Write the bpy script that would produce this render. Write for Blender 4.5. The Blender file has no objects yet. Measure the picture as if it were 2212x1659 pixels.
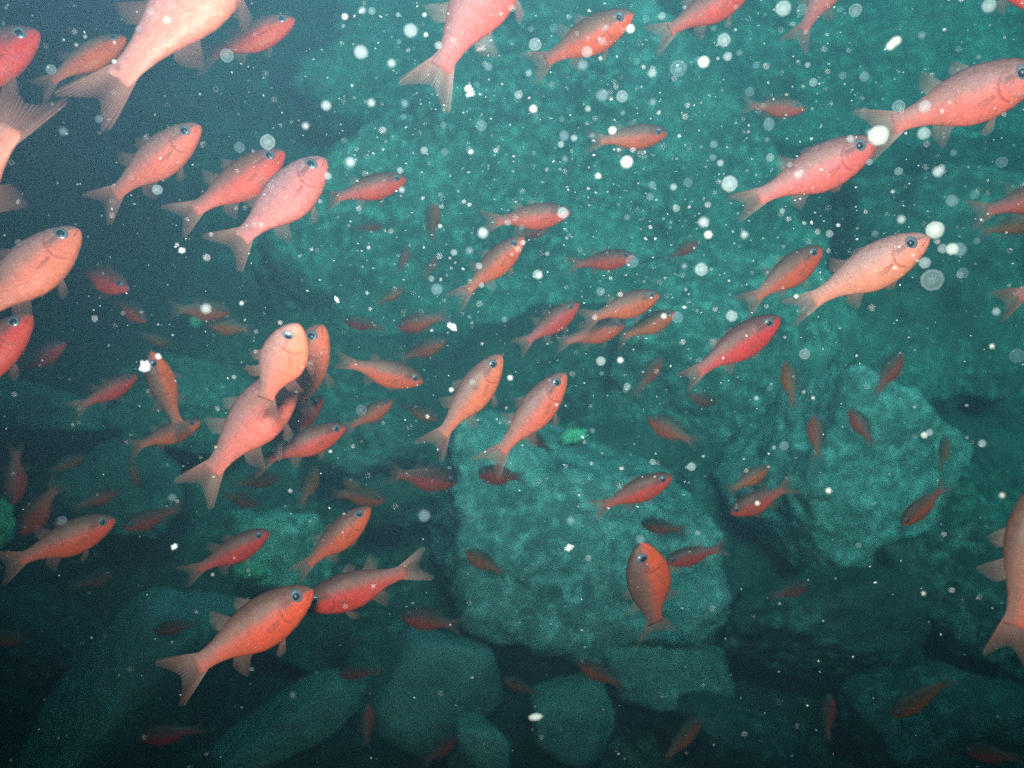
import bpy, math, random
from mathutils import Vector, Matrix, noise
R = math.radians
scene = bpy.context.scene
col = scene.collection

# ---------------------------------------------------------------- camera
CAM_H, PITCH, FOV = 1.75, 40.0, 58.0
cam_data = bpy.data.cameras.new("camera")
cam_data.sensor_width = 36.0
cam_data.lens = 18.0 / math.tan(R(FOV / 2))
cam_data.clip_start, cam_data.clip_end = 0.01, 200
cam_data.dof.use_dof = True
cam_data.dof.focus_distance = 0.58
cam_data.dof.aperture_fstop = 8.0
cam = bpy.data.objects.new("camera", cam_data)
cam.location = (0, 0, CAM_H)
cam.rotation_euler = (R(90 - PITCH), 0, 0)
col.objects.link(cam)
scene.camera = cam
CM = Matrix.Translation((0, 0, CAM_H)) @ Matrix.Rotation(R(90 - PITCH), 4, 'X')
C3 = CM.to_3x3()
FPX = 1106.0 / math.tan(R(FOV / 2))          # focal length for a 2212 px wide picture

def ray(px, py):
    return (C3 @ Vector(((px - 1106) / FPX, (829.5 - py) / FPX, -1.0)))
def at(px, py, d):                            # a point at depth d along the view axis
    return CM.translation + ray(px, py) * d
def ground(px, py, z=0.0):                    # where that direction meets the level z
    r = ray(px, py)
    k = (z - CAM_H) / r.z
    return CM.translation + r * k, k

# ---------------------------------------------------------------- light
SUN_EL, SUN_AZ = R(66), R(200)
world = bpy.data.worlds.new("World")
scene.world = world
world.use_nodes = True
wn = world.node_tree
wn.nodes.clear()
sky = wn.nodes.new('ShaderNodeTexSky')
sky.sky_type = 'NISHITA'
sky.sun_disc = False
sky.sun_elevation = SUN_EL
sky.sun_rotation = R(20)
tint = wn.nodes.new('ShaderNodeMix')
tint.data_type = 'RGBA'
tint.blend_type = 'MULTIPLY'
tint.inputs['Factor'].default_value = 1.0
tint.inputs['B'].default_value = (0.24, 0.46, 0.56, 1)      # daylight filtered by the water above
bg = wn.nodes.new('ShaderNodeBackground')
bg.inputs['Strength'].default_value = 0.12
wo = wn.nodes.new('ShaderNodeOutputWorld')
wn.links.new(sky.outputs[0], tint.inputs['A'])
wn.links.new(tint.outputs['Result'], bg.inputs['Color'])
wn.links.new(bg.outputs[0], wo.inputs['Surface'])

sun = bpy.data.lights.new("sun", 'SUN')
sun.energy = 5.0
sun.angle = R(18)
sun.color = (0.70, 0.76, 0.86)
so = bpy.data.objects.new("sun", sun)
# light falls from above, from the camera's side
sd = Vector((0.12, -0.42, 1.0)).normalized()
so.rotation_euler = sd.to_track_quat('Z', 'Y').to_euler()
so.location = (0, 2, 6)
col.objects.link(so)

fl = bpy.data.lights.new("camera_flash", 'SPOT')
fl.spot_size = R(110)
fl.spot_blend = 1.0
fl.energy = 36.0
fl.color = (1.0, 0.80, 0.78)
fl.shadow_soft_size = 0.02
fo = bpy.data.objects.new("camera_flash", fl)
fo.location = CM @ Vector((-0.022, 0.042, 0.0))
fo.rotation_euler = (R(90 - PITCH + 14), 0, R(-5))
col.objects.link(fo)

scene.view_settings.view_transform = 'Standard'
scene.view_settings.look = 'None'
scene.view_settings.exposure = 0.0
scene.view_settings.gamma = 1.0
scene.view_settings.use_curve_mapping = False
scene.cycles.use_denoising = False      # the grain of a high-ISO frame
scene.cycles.use_adaptive_sampling = True
scene.cycles.adaptive_threshold = 0.05
scene.cycles.max_bounces = 6
scene.cycles.diffuse_bounces = 2
scene.cycles.glossy_bounces = 2
scene.cycles.transparent_max_bounces = 16
scene.cycles.volume_bounces = 0
scene.cycles.caustics_reflective = False
scene.cycles.caustics_refractive = False

# ---------------------------------------------------------------- helpers
def mesh_obj(name, verts, faces, mat, parent=None, uvs=None, smooth=True, data=None):
    if data is None:
        data = bpy.data.meshes.new(name)
        data.from_pydata([tuple(v) for v in verts], [], faces)
        data.update()
        if uvs is not None:
            lay = data.uv_layers.new(name="UVMap")
            for lp in data.loops:
                lay.data[lp.index].uv = uvs[lp.vertex_index]
        if smooth:
            for p in data.polygons:
                p.use_smooth = True
        if mat:
            data.materials.append(mat)
    o = bpy.data.objects.new(name, data)
    col.objects.link(o)
    if parent:
        o.parent = parent
    return o

def tag(o, label=None, cat=None, group=None, kind=None):
    if label: o['label'] = label
    if cat: o['category'] = cat
    if group: o['group'] = group
    if kind: o['kind'] = kind
    return o

def newmat(name):
    m = bpy.data.materials.new(name)
    m.use_nodes = True
    nt = m.node_tree
    nt.nodes.clear()
    out = nt.nodes.new('ShaderNodeOutputMaterial')
    return m, nt, out

class G:
    """tiny node-graph helper"""
    def __init__(self, nt): self.nt = nt
    def n(self, t, **kw):
        x = self.nt.nodes.new(t)
        for k, v in kw.items(): setattr(x, k, v)
        return x
    def l(self, a, b): self.nt.links.new(a, b)
    def ramp(self, fac, stops, interp='LINEAR'):
        r = self.n('ShaderNodeValToRGB')
        e = r.color_ramp.elements
        r.color_ramp.interpolation = interp
        while len(e) < len(stops): e.new(0.5)
        for i, (p, c) in enumerate(stops):
            e[i].position = p
            e[i].color = (*c, 1) if len(c) == 3 else c
        self.l(fac, r.inputs[0])
        return r.outputs[0]
    def math(self, op, a, b=None, c=None):
        x = self.n('ShaderNodeMath', operation=op)
        for i, v in enumerate((a, b, c)):
            if v is None: continue
            if isinstance(v, (int, float)): x.inputs[i].default_value = v
            else: self.l(v, x.inputs[i])
        return x.outputs[0]
    def mix(self, fac, a, b, mode='MIX'):
        x = self.n('ShaderNodeMix', data_type='RGBA', blend_type=mode)
        for k, v in (('Factor', fac), ('A', a), ('B', b)):
            if isinstance(v, (int, float)): x.inputs[k].default_value = v
            elif isinstance(v, tuple): x.inputs[k].default_value = (*v, 1)
            else: self.l(v, x.inputs[k])
        return x.outputs['Result']
    def noise(self, vec, scale, detail=4, rough=0.55):
        x = self.n('ShaderNodeTexNoise')
        x.inputs['Scale'].default_value = scale
        x.inputs['Detail'].default_value = detail
        x.inputs['Roughness'].default_value = rough
        if vec is not None: self.l(vec, x.inputs['Vector'])
        return x.outputs['Fac']
    def bump(self, h, strength, dist):
        x = self.n('ShaderNodeBump')
        x.inputs['Strength'].default_value = strength
        x.inputs['Distance'].default_value = dist
        self.l(h, x.inputs['Height'])
        return x.outputs[0]

# ---------------------------------------------------------------- materials: rock and seabed
def rock_material(name, base, pale, dark, patch=0.58, bump=0.02):
    m, nt, out = newmat(name)
    g = G(nt)
    geo = g.n('ShaderNodeNewGeometry')
    P = geo.outputs['Position']
    info = g.n('ShaderNodeObjectInfo')
    add = g.n('ShaderNodeVectorMath', operation='ADD')
    mul = g.n('ShaderNodeMath', operation='MULTIPLY')
    g.l(info.outputs['Random'], mul.inputs[0]); mul.inputs[1].default_value = 37.0
    g.l(P, add.inputs[0]); g.l(mul.outputs[0], add.inputs[1])
    V = add.outputs[0]
    n1 = g.noise(V, 4.0, 8, 0.68)
    n2 = g.noise(V, 30.0, 6, 0.72)
    n3 = g.noise(V, 2.2, 3, 0.5)
    c = g.mix(g.ramp(n1, [(0.35, (0, 0, 0)), (0.65, (1, 1, 1))]), dark, base)
    pm = g.math('MULTIPLY', g.ramp(n2, [(0.48, (0, 0, 0)), (0.72, (1, 1, 1))]),
                g.ramp(n3, [(patch - 0.10, (0, 0, 0)), (patch + 0.08, (1, 1, 1))]))
    c = g.mix(pm, c, pale)
    v = g.n('ShaderNodeTexVoronoi')
    v.inputs['Scale'].default_value = 34.0
    g.l(V, v.inputs['Vector'])
    sp = g.ramp(v.outputs['Distance'], [(0.10, (1, 1, 1)), (0.24, (0, 0, 0))])
    sp = g.math('MULTIPLY', sp, g.ramp(n1, [(0.52, (0, 0, 0)), (0.62, (1, 1, 1))]))
    c = g.mix(g.math('MULTIPLY', sp, 0.5), c, pale)
    bs = g.n('ShaderNodeBsdfPrincipled')
    g.l(c, bs.inputs['Base Color'])
    bs.inputs['Roughness'].default_value = 0.9
    bs.inputs['Specular IOR Level'].default_value = 0.15
    h = g.math('ADD', g.math('MULTIPLY', n1, 0.8), g.math('MULTIPLY', n2, 0.5))
    g.l(g.bump(h, 1.0, bump), bs.inputs['Normal'])
    g.l(bs.outputs[0], out.inputs['Surface'])
    return m

M_ROCK = rock_material("algae_covered_rock", (0.26, 0.27, 0.23), (0.56, 0.63, 0.52), (0.11, 0.12, 0.10), 0.46)
M_SMOOTH = rock_material("smooth_rock", (0.40, 0.44, 0.38), (0.60, 0.66, 0.54), (0.20, 0.23, 0.20), 0.52, 0.016)
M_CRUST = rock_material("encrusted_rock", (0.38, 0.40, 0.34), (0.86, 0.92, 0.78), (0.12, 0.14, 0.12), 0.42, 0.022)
M_BED = rock_material("seabed_rubble", (0.17, 0.19, 0.16), (0.45, 0.50, 0.40), (0.06, 0.07, 0.06), 0.50, 0.03)

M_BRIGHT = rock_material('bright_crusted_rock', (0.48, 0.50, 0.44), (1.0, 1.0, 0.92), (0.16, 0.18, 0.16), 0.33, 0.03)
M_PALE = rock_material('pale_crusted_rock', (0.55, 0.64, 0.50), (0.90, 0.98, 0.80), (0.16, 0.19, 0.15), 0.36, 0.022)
M_HOLLOW_SHADE = rock_material("painted_hollow_shade", (0.03, 0.035, 0.035), (0.08, 0.09, 0.08), (0.015, 0.015, 0.02), 0.6, 0.02)  # near-black colour stands in for the shade inside a hollow

def simple(name, colr, rough=0.8, spec=0.3):
    m, nt, out = newmat(name)
    g = G(nt)
    n = g.noise(g.n('ShaderNodeNewGeometry').outputs['Position'], 60, 3)
    bs = g.n('ShaderNodeBsdfPrincipled')
    g.l(g.mix(n, tuple(x * 0.7 for x in colr), tuple(min(1, x * 1.2) for x in colr)), bs.inputs['Base Color'])
    bs.inputs['Roughness'].default_value = rough
    bs.inputs['Specular IOR Level'].default_value = spec
    g.l(bs.outputs[0], out.inputs['Surface'])
    return m
M_SPONGE = simple("pale_green_sponge", (0.42, 0.76, 0.42))

# ---------------------------------------------------------------- seabed
def fbm(v, o=5):
    return noise.fractal(v, 0.9, 2.1, o)

def bed_height(x, y):
    v = Vector((x, y, 0.0))
    h = 0.20 * noise.noise(v * 0.6) + 0.10 * fbm(v * 1.7 + Vector((5, 2, 0)), 4)
    h += 0.05 * abs(noise.noise(v * 5.0)) 
    return h - 0.22

def build_seabed():
    xs, ys = [], []
    def axis(lo, hi, f0, f1, fine, coarse):
        a, v = [], lo
        while v < hi:
            a.append(v)
            v += fine if f0 <= v < f1 else coarse
        a.append(hi)
        return a
    xs = axis(-24, 24, -4, 4, 0.035, 0.5)
    ys = axis(-8, 34, 0.2, 6.5, 0.035, 0.5)
    verts = [(x, y, bed_height(x, y)) for y in ys for x in xs]
    nx = len(xs)
    faces = [(j * nx + i, j * nx + i + 1, (j + 1) * nx + i + 1, (j + 1) * nx + i)
             for j in range(len(ys) - 1) for i in range(nx - 1)]
    o = mesh_obj("seabed", verts, faces, M_BED)
    tag(o, kind='structure')
build_seabed()

# ---------------------------------------------------------------- rocks
def unit_sphere(n=5):
    me = bpy.data.meshes.new("tmp")
    import bmesh
    bm = bmesh.new()
    bmesh.ops.create_icosphere(bm, subdivisions=n, radius=1)
    vs = [v.co.copy() for v in bm.verts]
    fs = [[v.index for v in f.verts] for f in bm.faces]
    bm.free()
    bpy.data.meshes.remove(me)
    return vs, fs
SPH6 = unit_sphere(6)
SPH3 = unit_sphere(3)
SPH2 = unit_sphere(2)

def boulder(name, label, cat, px, py, w, h, rot=0, mat=None, z=0.0, depth=0.7, seed=1, angular=9,
            rough=0.075, pitch=None, lift=0.0, group='rocks lying on the sea bottom'):
    """a rock whose middle is seen at px,py; w,h its extent across and up the view (2212 px units), rot its tilt"""
    rnd = random.Random(seed)
    p, k = ground(px, py, z)
    sx = w / 2 / FPX * k
    sz = h / 2 / FPX * k
    sy = (sx + sz) / 2 * depth
    planes = []
    for i in range(angular):
        n = Vector((rnd.gauss(0, 1), rnd.gauss(0, 1), rnd.gauss(0, 1))).normalized()
        planes.append((n, rnd.uniform(0.58, 0.92)))
    for ax in ((0, 0, 1), (0, 0, -1), (1, 0, 0), (-1, 0, 0), (0, 1, 0), (0, -1, 0)):
        n = (Vector(ax) + Vector((rnd.uniform(-.25, .25), rnd.uniform(-.25, .25), rnd.uniform(-.25, .25)))).normalized()
        planes.append((n, 0.88))
    if mat is M_SMOOTH: rough = 0.03
    EXP, CORNER = (14, 1.26) if mat is M_SMOOTH else (30, 1.42) if angular == 0 else (26, 1.30)
    off = Vector((rnd.uniform(-50, 50),) * 3)
    verts = []
    s = (sx + sz) / 2
    for v in SPH6[0]:
        # smooth minimum over the cutting planes: flat faces with worn edges
        acc = (1 / CORNER) ** EXP
        for n, hh in planes:
            d = n.dot(v)
            if d > 0.05:
                acc += (d / hh) ** EXP
        r = acc ** (-1 / EXP)
        q = v * r
        d = rough * (1.5 * fbm(q * 1.6 + off, 4) + 0.55 * fbm(q * 6 + off, 4))
        q = q * (1 + d)
        verts.append(Vector((q.x * sx, q.y * sy, q.z * sz)))
    o = mesh_obj(name, verts, SPH6[1], mat or M_ROCK)
    # upright frame that faces the viewer: x = view right, z = view up; then tilt
    B = C3 @ Matrix(((1, 0, 0), (0, 0, -1), (0, 1, 0))).transposed().transposed()
    o.matrix_world = Matrix.Translation(p + Vector((0, 0, lift))) @ (C3 @ Matrix.Rotation(R(-90), 3, 'X') @ Matrix.Rotation(R(rot), 3, 'Y')).to_4x4()
    return tag(o, label, cat, group)

# (label, px, py, w, h, rot, material, seed, angular, depth, z)
ROCKS = [
 ("dark lump standing for the shaded hollow under the tail of the top centre fish", 1040, 165, 95, 150, 5, M_HOLLOW_SHADE, 71, 5, 0.8, 0.5),
 ("vast hazy rock face filling the far upper right", 1640, 330, 1700, 1000, 24, M_CRUST, 63, 0, 0.45, -0.45),
 ("huge pale slab rising diagonally behind the middle of the school", 1120, 610, 1000, 980, 38, M_CRUST, 6, 0, 0.55, -0.25),
 ("long bluish far slab behind the fish at the upper right", 1990, 620, 520, 620, 12, M_ROCK, 5, 6, 0.8, 0.0),
 ("hazy far rock under the top edge of the view", 1560, 130, 620, 420, -8, M_ROCK, 8, 6, 0.8, 0.0),
 ("dim far rock in the dark upper left water", 420, 210, 620, 330, 15, M_BED, 9, 6, 0.8, -0.15),
 ("broad mottled boulder right of the huge pale slab", 1500, 800, 560, 520, 24, M_CRUST, 12, 4, 0.7, -0.05),
 ("bright crusted boulder with a sharp left edge, lower centre", 1235, 1165, 610, 390, 13, M_BRIGHT, 15, 0, 0.9, 0.08),
 ("bright turquoise boulder right of the dark diagonal gap", 1830, 1050, 420, 480, 24, M_BRIGHT, 18, 7, 0.9, 0.05),
 ("knobbly low rock below the turquoise boulder", 1780, 1350, 420, 300, 5, M_BED, 21, 8, 0.9, 0.0),
 ("rough rock behind the tail of the right-hand edge fish", 2100, 1330, 320, 420, -12, M_BED, 23, 8, 0.9, 0.0),
 ("small green rock under the fish with a white spot at its mouth", 400, 870, 300, 190, 12, M_ROCK, 27, 7, 0.9, 0.0),
 ("rounded green rock below the overlapping fish at left", 270, 1060, 270, 190, 32, M_ROCK, 29, 6, 0.9, 0.0),
 ("blue grey flat slab at the left edge below the dim fish", 90, 880, 340, 130, 12, M_SMOOTH, 31, 6, 0.9, 0.0),
 ("rock with pale spots behind the small fish in the lower left", 590, 1200, 210, 200, -8, M_PALE, 33, 6, 0.9, 0.10),
 ("flat oval stone above the tail of the bright orange fish", 430, 1335, 200, 90, 2, M_SMOOTH, 35, 4, 0.9, 0.05),
 ("long smooth slab running down to the bottom left corner", 215, 1520, 230, 640, 40, M_SMOOTH, 37, 3, 0.8, 0.0),
 ("dark rounded boulder at the left edge beside the long slab", 110, 1400, 300, 200, 30, M_BED, 39, 5, 0.9, 0.0),
 ("narrow slab leaning between two dark gaps at the bottom", 630, 1560, 150, 400, 52, M_SMOOTH, 41, 4, 0.8, 0.0),
 ("large smooth green boulder at the bottom below the crusted one", 960, 1490, 300, 260, 14, M_SMOOTH, 43, 5, 0.9, 0.0),
 ("wide smooth rock below the broad orange fish", 1430, 1440, 330, 150, 6, M_SMOOTH, 45, 4, 0.9, 0.0),
 ("rounded green rock beside the bright oblong particle", 1240, 1560, 210, 180, 0, M_SMOOTH, 47, 5, 0.9, 0.0),
 ("small smooth rock cut by the bottom edge", 1040, 1620, 150, 140, 10, M_SMOOTH, 49, 5, 0.9, 0.05),
 ("blue grey stone left of the sharp edged boulder", 880, 1080, 220, 110, 4, M_BED, 51, 5, 0.9, 0.0),
 ("rock with pale crust behind the tails left of centre", 790, 960, 300, 170, -4, M_ROCK, 53, 7, 0.9, 0.0),
 ("dark rock filling the lower right corner", 2020, 1580, 420, 240, -8, M_BED, 55, 8, 0.9, 0.0),
 ("low dark rock at the bottom between corner rock and green rock", 1600, 1600, 260, 160, 10, M_BED, 57, 8, 0.9, 0.0),
 ("dark narrow rock in the gap under the crusted boulder", 640, 1380, 260, 120, 20, M_BED, 59, 6, 0.9, -0.1),
]
for (lab, px, py, w, h, rot, mt, sd_, ang, dp, z) in ROCKS:
    boulder("rock", lab, "rock", px, py, w, h, rot, mt, z, dp, sd_, ang)

def add_shade_ledge():
    # unseen ledge, added and shaped to keep sun off the near and left-hand bottom
    edge = [(-9, -7), (9, -7), (9, 0.22), (2.2, 0.25), (1.0, 0.22), (0.1, 0.16), (-0.55, 0.60), (-0.95, 1.3), (-0.85, 2.0),
            (-1.25, 3.0), (-1.45, 4.4), (-1.3, 6.5), (-3.0, 9.0), (-9, 10)]
    # thick slab with a worn rim
    pts = []
    n = len(edge)
    for i in range(n):
        a, b = Vector(edge[i]), Vector(edge[(i + 1) % n])
        k = max(1, int((b - a).length / 0.25))
        for j in range(k):
            p = a.lerp(b, j / k)
            q = 0.10 * fbm(Vector((p.x * 1.3, p.y * 1.3, 3.0)), 4)
            pts.append((p.x + q, p.y + q * 0.7))
    cx, cy = -3.5, 0.5
    verts, faces = [], []
    rings = [(0.0, 2.62), (0.03, 2.45), (0.0, 2.30), (-0.02, 2.28)]
    m = len(pts)
    for d, z in rings:
        for (x, y) in pts:
            v = Vector((x - cx, y - cy, 0)).normalized() * d
            verts.append((x + v.x, y + v.y, z + 0.08 * noise.noise(Vector((x * 1.5, y * 1.5, z)))))
    for r_ in range(len(rings) - 1):
        for i in range(m):
            j = (i + 1) % m
            faces.append((r_ * m + i, (r_ + 1) * m + i, (r_ + 1) * m + j, r_ * m + j))
    faces.append([i for i in range(m)])
    faces.append([(len(rings) - 1) * m + i for i in range(m)][::-1])
    o = mesh_obj("added_shade_slab", verts, faces, M_BED, smooth=False)
    tag(o, kind='structure')
add_shade_ledge()

def sponge(label, px, py, w, h, z, seed, rot=0):
    rnd = random.Random(seed)
    p, k = ground(px, py, z)
    off = Vector((rnd.uniform(-30, 30),) * 3)
    a, b = w / 2 / FPX * k, h / 2 / FPX * k
    vs = []
    for v in SPH3[0]:
        q = v * (1 + 0.55 * noise.noise(v * 2.0 + off) + 0.35 * noise.noise(v * 5 + off))
        vs.append((q.x * a, q.y * (a + b) / 2 * 0.6, q.z * b))
    o = mesh_obj("sponge", vs, SPH3[1], M_SPONGE)
    o.matrix_world = Matrix.Translation(p) @ (C3 @ Matrix.Rotation(R(-90), 3, 'X') @ Matrix.Rotation(R(rot), 3, 'Y')).to_4x4()
    tag(o, label, "sponge", "bright green sponges on the rocks")
sponge("pale green sponge right of the two upright fish", 1235, 945, 60, 34, 0.45, 4, -20)
sponge("small vivid green sponge near the upper left dim fish", 425, 692, 28, 30, 0.2, 5)
sponge("bright green sponge cut by the left edge", -8, 1140, 70, 100, 0.2, 6)
sponge("pale green sponge on the spotted rock at lower left", 545, 1235, 60, 50, 0.35, 7)

# ---------------------------------------------------------------- fish materials
def fish_skin():
    m, nt, out = newmat("fish_skin")
    g = G(nt)
    uv = g.n('ShaderNodeUVMap').outputs[0]
    sep = g.n('ShaderNodeSeparateXYZ')
    g.l(uv, sep.inputs[0])
    u, v = sep.outputs[0], sep.outputs[1]     # u along the body, v 0 belly .. 1 back
    info = g.n('ShaderNodeObjectInfo')
    tc = g.n('ShaderNodeTexCoord').outputs['Object']
    nz = g.noise(tc, 9.0, 4)
    vv = g.math('ADD', v, g.math('MULTIPLY', g.math('SUBTRACT', nz, 0.5), 0.22))
    c = g.ramp(vv, [(0.0, (0.92, 0.10, 0.04)), (0.34, (0.95, 0.075, 0.03)), (0.44, (0.90, 0.085, 0.04)), (0.55, (0.64, 0.10, 0.07)),
                    (0.66, (0.33, 0.11, 0.08)), (0.82, (0.17, 0.075, 0.055)), (1.0, (0.11, 0.055, 0.045))])
    pal = g.n('ShaderNodeAttribute', attribute_type='OBJECT', attribute_name='pallor')
    c = g.mix(pal.outputs['Fac'], c, g.ramp(vv, [(0.0, (0.95, 0.30, 0.20)), (0.45, (0.93, 0.32, 0.27)), (0.75, (0.66, 0.31, 0.31)), (1.0, (0.42, 0.22, 0.22))]))
    # paler, silvery towards the tail stalk
    c = g.mix(g.math('MULTIPLY', g.ramp(u, [(0.42, (0, 0, 0)), (0.78, (1, 1, 1))]), 0.50), c, (0.52, 0.20, 0.17))
    # pigment marks: dark bar through the eye, darker gill edge, mouth line
    def band(val, centre, width):
        d = g.math('ABSOLUTE', g.math('SUBTRACT', val, centre))
        return g.ramp(g.math('DIVIDE', d, width), [(0.5, (1, 1, 1)), (1.0, (0, 0, 0))], 'EASE')
    eyebar = g.math('MULTIPLY', band(v, g.math('SUBTRACT', 0.70, g.math('MULTIPLY', u, 0.7)), 0.075),
                    g.ramp(u, [(0.0, (.2, .2, .2)), (0.05, (1, 1, 1)), (0.19, (1, 1, 1)), (0.25, (0, 0, 0))]))
    c = g.mix(g.math('MULTIPLY', eyebar, 0.55), c, (0.13, 0.07, 0.07))
    gu = g.math('ADD', 0.245, g.math('MULTIPLY', g.math('POWER', g.math('ABSOLUTE', g.math('SUBTRACT', v, 0.42)), 2.0), -0.55))
    gill = g.math('MULTIPLY', band(u, gu, 0.013), g.ramp(v, [(0.1, (0, 0, 0)), (0.2, (1, 1, 1)), (0.62, (1, 1, 1)), (0.75, (0, 0, 0))]))
    c = g.mix(g.math('MULTIPLY', gill, 0.55), c, (0.45, 0.05, 0.03))
    mouth = g.math('MULTIPLY', band(v, g.math('SUBTRACT', 0.46, g.math('MULTIPLY', u, 2.0)), 0.03),
                   g.ramp(u, [(0.055, (1, 1, 1)), (0.075, (0, 0, 0))]))
    c = g.mix(g.math('MULTIPLY', mouth, 0.8), c, (0.20, 0.05, 0.04))
    # scales
    mp = g.n('ShaderNodeMapping')
    mp.inputs['Scale'].default_value = (58, 30, 1)
    g.l(uv, mp.inputs[0])
    vo = g.n('ShaderNodeTexVoronoi')
    vo.inputs['Scale'].default_value = 1.0
    vo.inputs['Randomness'].default_value = 0.35
    g.l(mp.outputs[0], vo.inputs['Vector'])
    sc = g.ramp(vo.outputs['Distance'], [(0.2, (1, 1, 1)), (0.75, (0, 0, 0))])
    c = g.mix(g.math('MULTIPLY', g.math('SUBTRACT', 1.0, sc), 0.07), c, (0.45, 0.10, 0.06))
    # uneven pigment: each scale a little lighter or darker, blotches, and painted glints
    scv = g.n('ShaderNodeSeparateColor')
    g.l(vo.outputs['Color'], scv.inputs[0])
    blot = g.noise(tc, 26.0, 5, 0.7)
    var = g.math('ADD', g.math('MULTIPLY', g.math('SUBTRACT', scv.outputs[0], 0.5), 0.20), g.math('MULTIPLY', g.math('SUBTRACT', blot, 0.5), 0.75))
    painted_glint = g.ramp(scv.outputs[1], [(0.86, (0, 0, 0)), (0.92, (1, 1, 1))])  # silvery glints put into the colour: a few scales lightened
    c = g.mix(g.math('MULTIPLY', painted_glint, g.math('MULTIPLY', pal.outputs['Fac'], 0.18)), c, (0.9, 0.62, 0.56))
    hs = g.n('ShaderNodeHueSaturation')
    g.l(c, hs.inputs['Color'])
    g.l(g.math('ADD', 0.492, g.math('MULTIPLY', info.outputs['Random'], 0.018)), hs.inputs['Hue'])
    g.l(g.math('ADD', g.math('ADD', 0.92, g.math('MULTIPLY', info.outputs['Random'], 0.16)), var), hs.inputs['Value'])
    bs = g.n('ShaderNodeBsdfPrincipled')
    g.l(hs.outputs[0], bs.inputs['Base Color'])
    bs.inputs['Roughness'].default_value = 0.5
    bs.inputs['Specular IOR Level'].default_value = 0.35
    wv = g.n('ShaderNodeTexWave', wave_type='BANDS', bands_direction='X')
    wv.inputs['Scale'].default_value = 9.0
    wv.inputs['Distortion'].default_value = 4.0
    wv.inputs['Detail'].default_value = 1.0
    g.l(uv, wv.inputs['Vector'])
    h = g.math('ADD', g.math('MULTIPLY', sc, 0.6), g.math('MULTIPLY', wv.outputs['Fac'], 0.16))
    g.l(g.bump(h, 0.22, 0.0006), bs.inputs['Normal'])
    g.l(bs.outputs[0], out.inputs['Surface'])
    return m

def fin_material():
    m, nt, out = newmat("fish_fin")
    g = G(nt)
    uv = g.n('ShaderNodeUVMap').outputs[0]
    sep = g.n('ShaderNodeSeparateXYZ')
    g.l(uv, sep.inputs[0])
    u, v = sep.outputs[0], sep.outputs[1]     # u across the rays, v root .. edge
    s = g.math('SINE', g.math('MULTIPLY', u, 2 * math.pi * 19))
    rays = g.ramp(g.math('MULTIPLY_ADD', s, 0.5, 0.5), [(0.45, (0, 0, 0)), (0.95, (1, 1, 1))])
    c = g.mix(v, (0.52, 0.22, 0.17), (0.36, 0.15, 0.12))
    c = g.mix(g.math('MULTIPLY', rays, 0.3), c, (0.60, 0.32, 0.26))
    base = g.ramp(v, [(0.0, (0.95, 0.95, 0.95)), (0.30, (0.70, 0.70, 0.70)), (0.8, (0.34, 0.34, 0.34)), (1.0, (0.12, 0.12, 0.12))])
    att = g.n('ShaderNodeAttribute', attribute_type='OBJECT', attribute_name='clarity')
    base = g.math('MULTIPLY', base, g.math('SUBTRACT', 1.0, att.outputs['Fac']))
    a = g.math('ADD', base, g.math('MULTIPLY', rays, 0.24))
    df = g.n('ShaderNodeBsdfPrincipled')
    g.l(c, df.inputs['Base Color'])
    df.inputs['Roughness'].default_value = 0.5
    tl = g.n('ShaderNodeBsdfTranslucent')
    g.l(c, tl.inputs['Color'])
    mx = g.n('ShaderNodeMixShader'); mx.inputs[0].default_value = 0.3
    g.l(df.outputs[0], mx.inputs[1]); g.l(tl.outputs[0], mx.inputs[2])
    tr = g.n('ShaderNodeBsdfTransparent')
    mt = g.n('ShaderNodeMixShader')
    g.l(a, mt.inputs[0]); g.l(tr.outputs[0], mt.inputs[1]); g.l(mx.outputs[0], mt.inputs[2])
    g.l(mt.outputs[0], out.inputs['Surface'])
    return m

def gloss(name, colr, rough, metal=0.0, spec=0.5):
    m, nt, out = newmat(name)
    g = G(nt)
    tc = g.n('ShaderNodeTexCoord').outputs['Object']
    n = g.noise(tc, 30, 2)
    bs = g.n('ShaderNodeBsdfPrincipled')
    g.l(g.mix(n, tuple(x * 0.6 for x in colr), tuple(min(1, x * 1.4) for x in colr)), bs.inputs['Base Color'])
    bs.inputs['Roughness'].default_value = rough
    bs.inputs['Metallic'].default_value = metal
    bs.inputs['Specular IOR Level'].default_value = spec
    g.l(bs.outputs[0], out.inputs['Surface'])
    return m
M_SKIN, M_FIN = fish_skin(), fin_material()
M_IRIS = gloss("silvery_iris", (0.22, 0.24, 0.27), 0.35, 0.3)
M_PUPIL = gloss("dark_pupil", (0.012, 0.02, 0.04), 0.38, 0.0, 0.5)

# ---------------------------------------------------------------- fish geometry (unit length, head at x=+0.5, tail tips beyond x=-0.5)
def interp(tab, s):
    for (a, va), (b, vb) in zip(tab, tab[1:]):
        if s <= b:
            t = (s - a) / (b - a)
            t = t * t * (3 - 2 * t) * 0.35 + t * 0.65
            return va + (vb - va) * t
    return tab[-1][1]
UP = [(0, .008), (.010, .030), (.03, .050), (.07, .078), (.14, .108), (.2, .125), (.28, .138), (.36, .142), (.44, .134), (.52, .115),
      (.6, .088), (.68, .064), (.74, .054), (.82, .052)]
LO = [(0, .008), (.010, .028), (.03, .047), (.07, .074), (.14, .106), (.2, .128), (.28, .145), (.36, .150), (.44, .143), (.50, .124),
      (.56, .098), (.62, .075), (.68, .060), (.74, .053), (.82, .052)]
WD = [(0, .006), (.010, .022), (.03, .038), (.07, .054), (.14, .066), (.22, .078), (.3, .080), (.4, .075), (.5, .060), (.6, .042),
      (.7, .026), (.78, .012), (.82, .001)]

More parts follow.
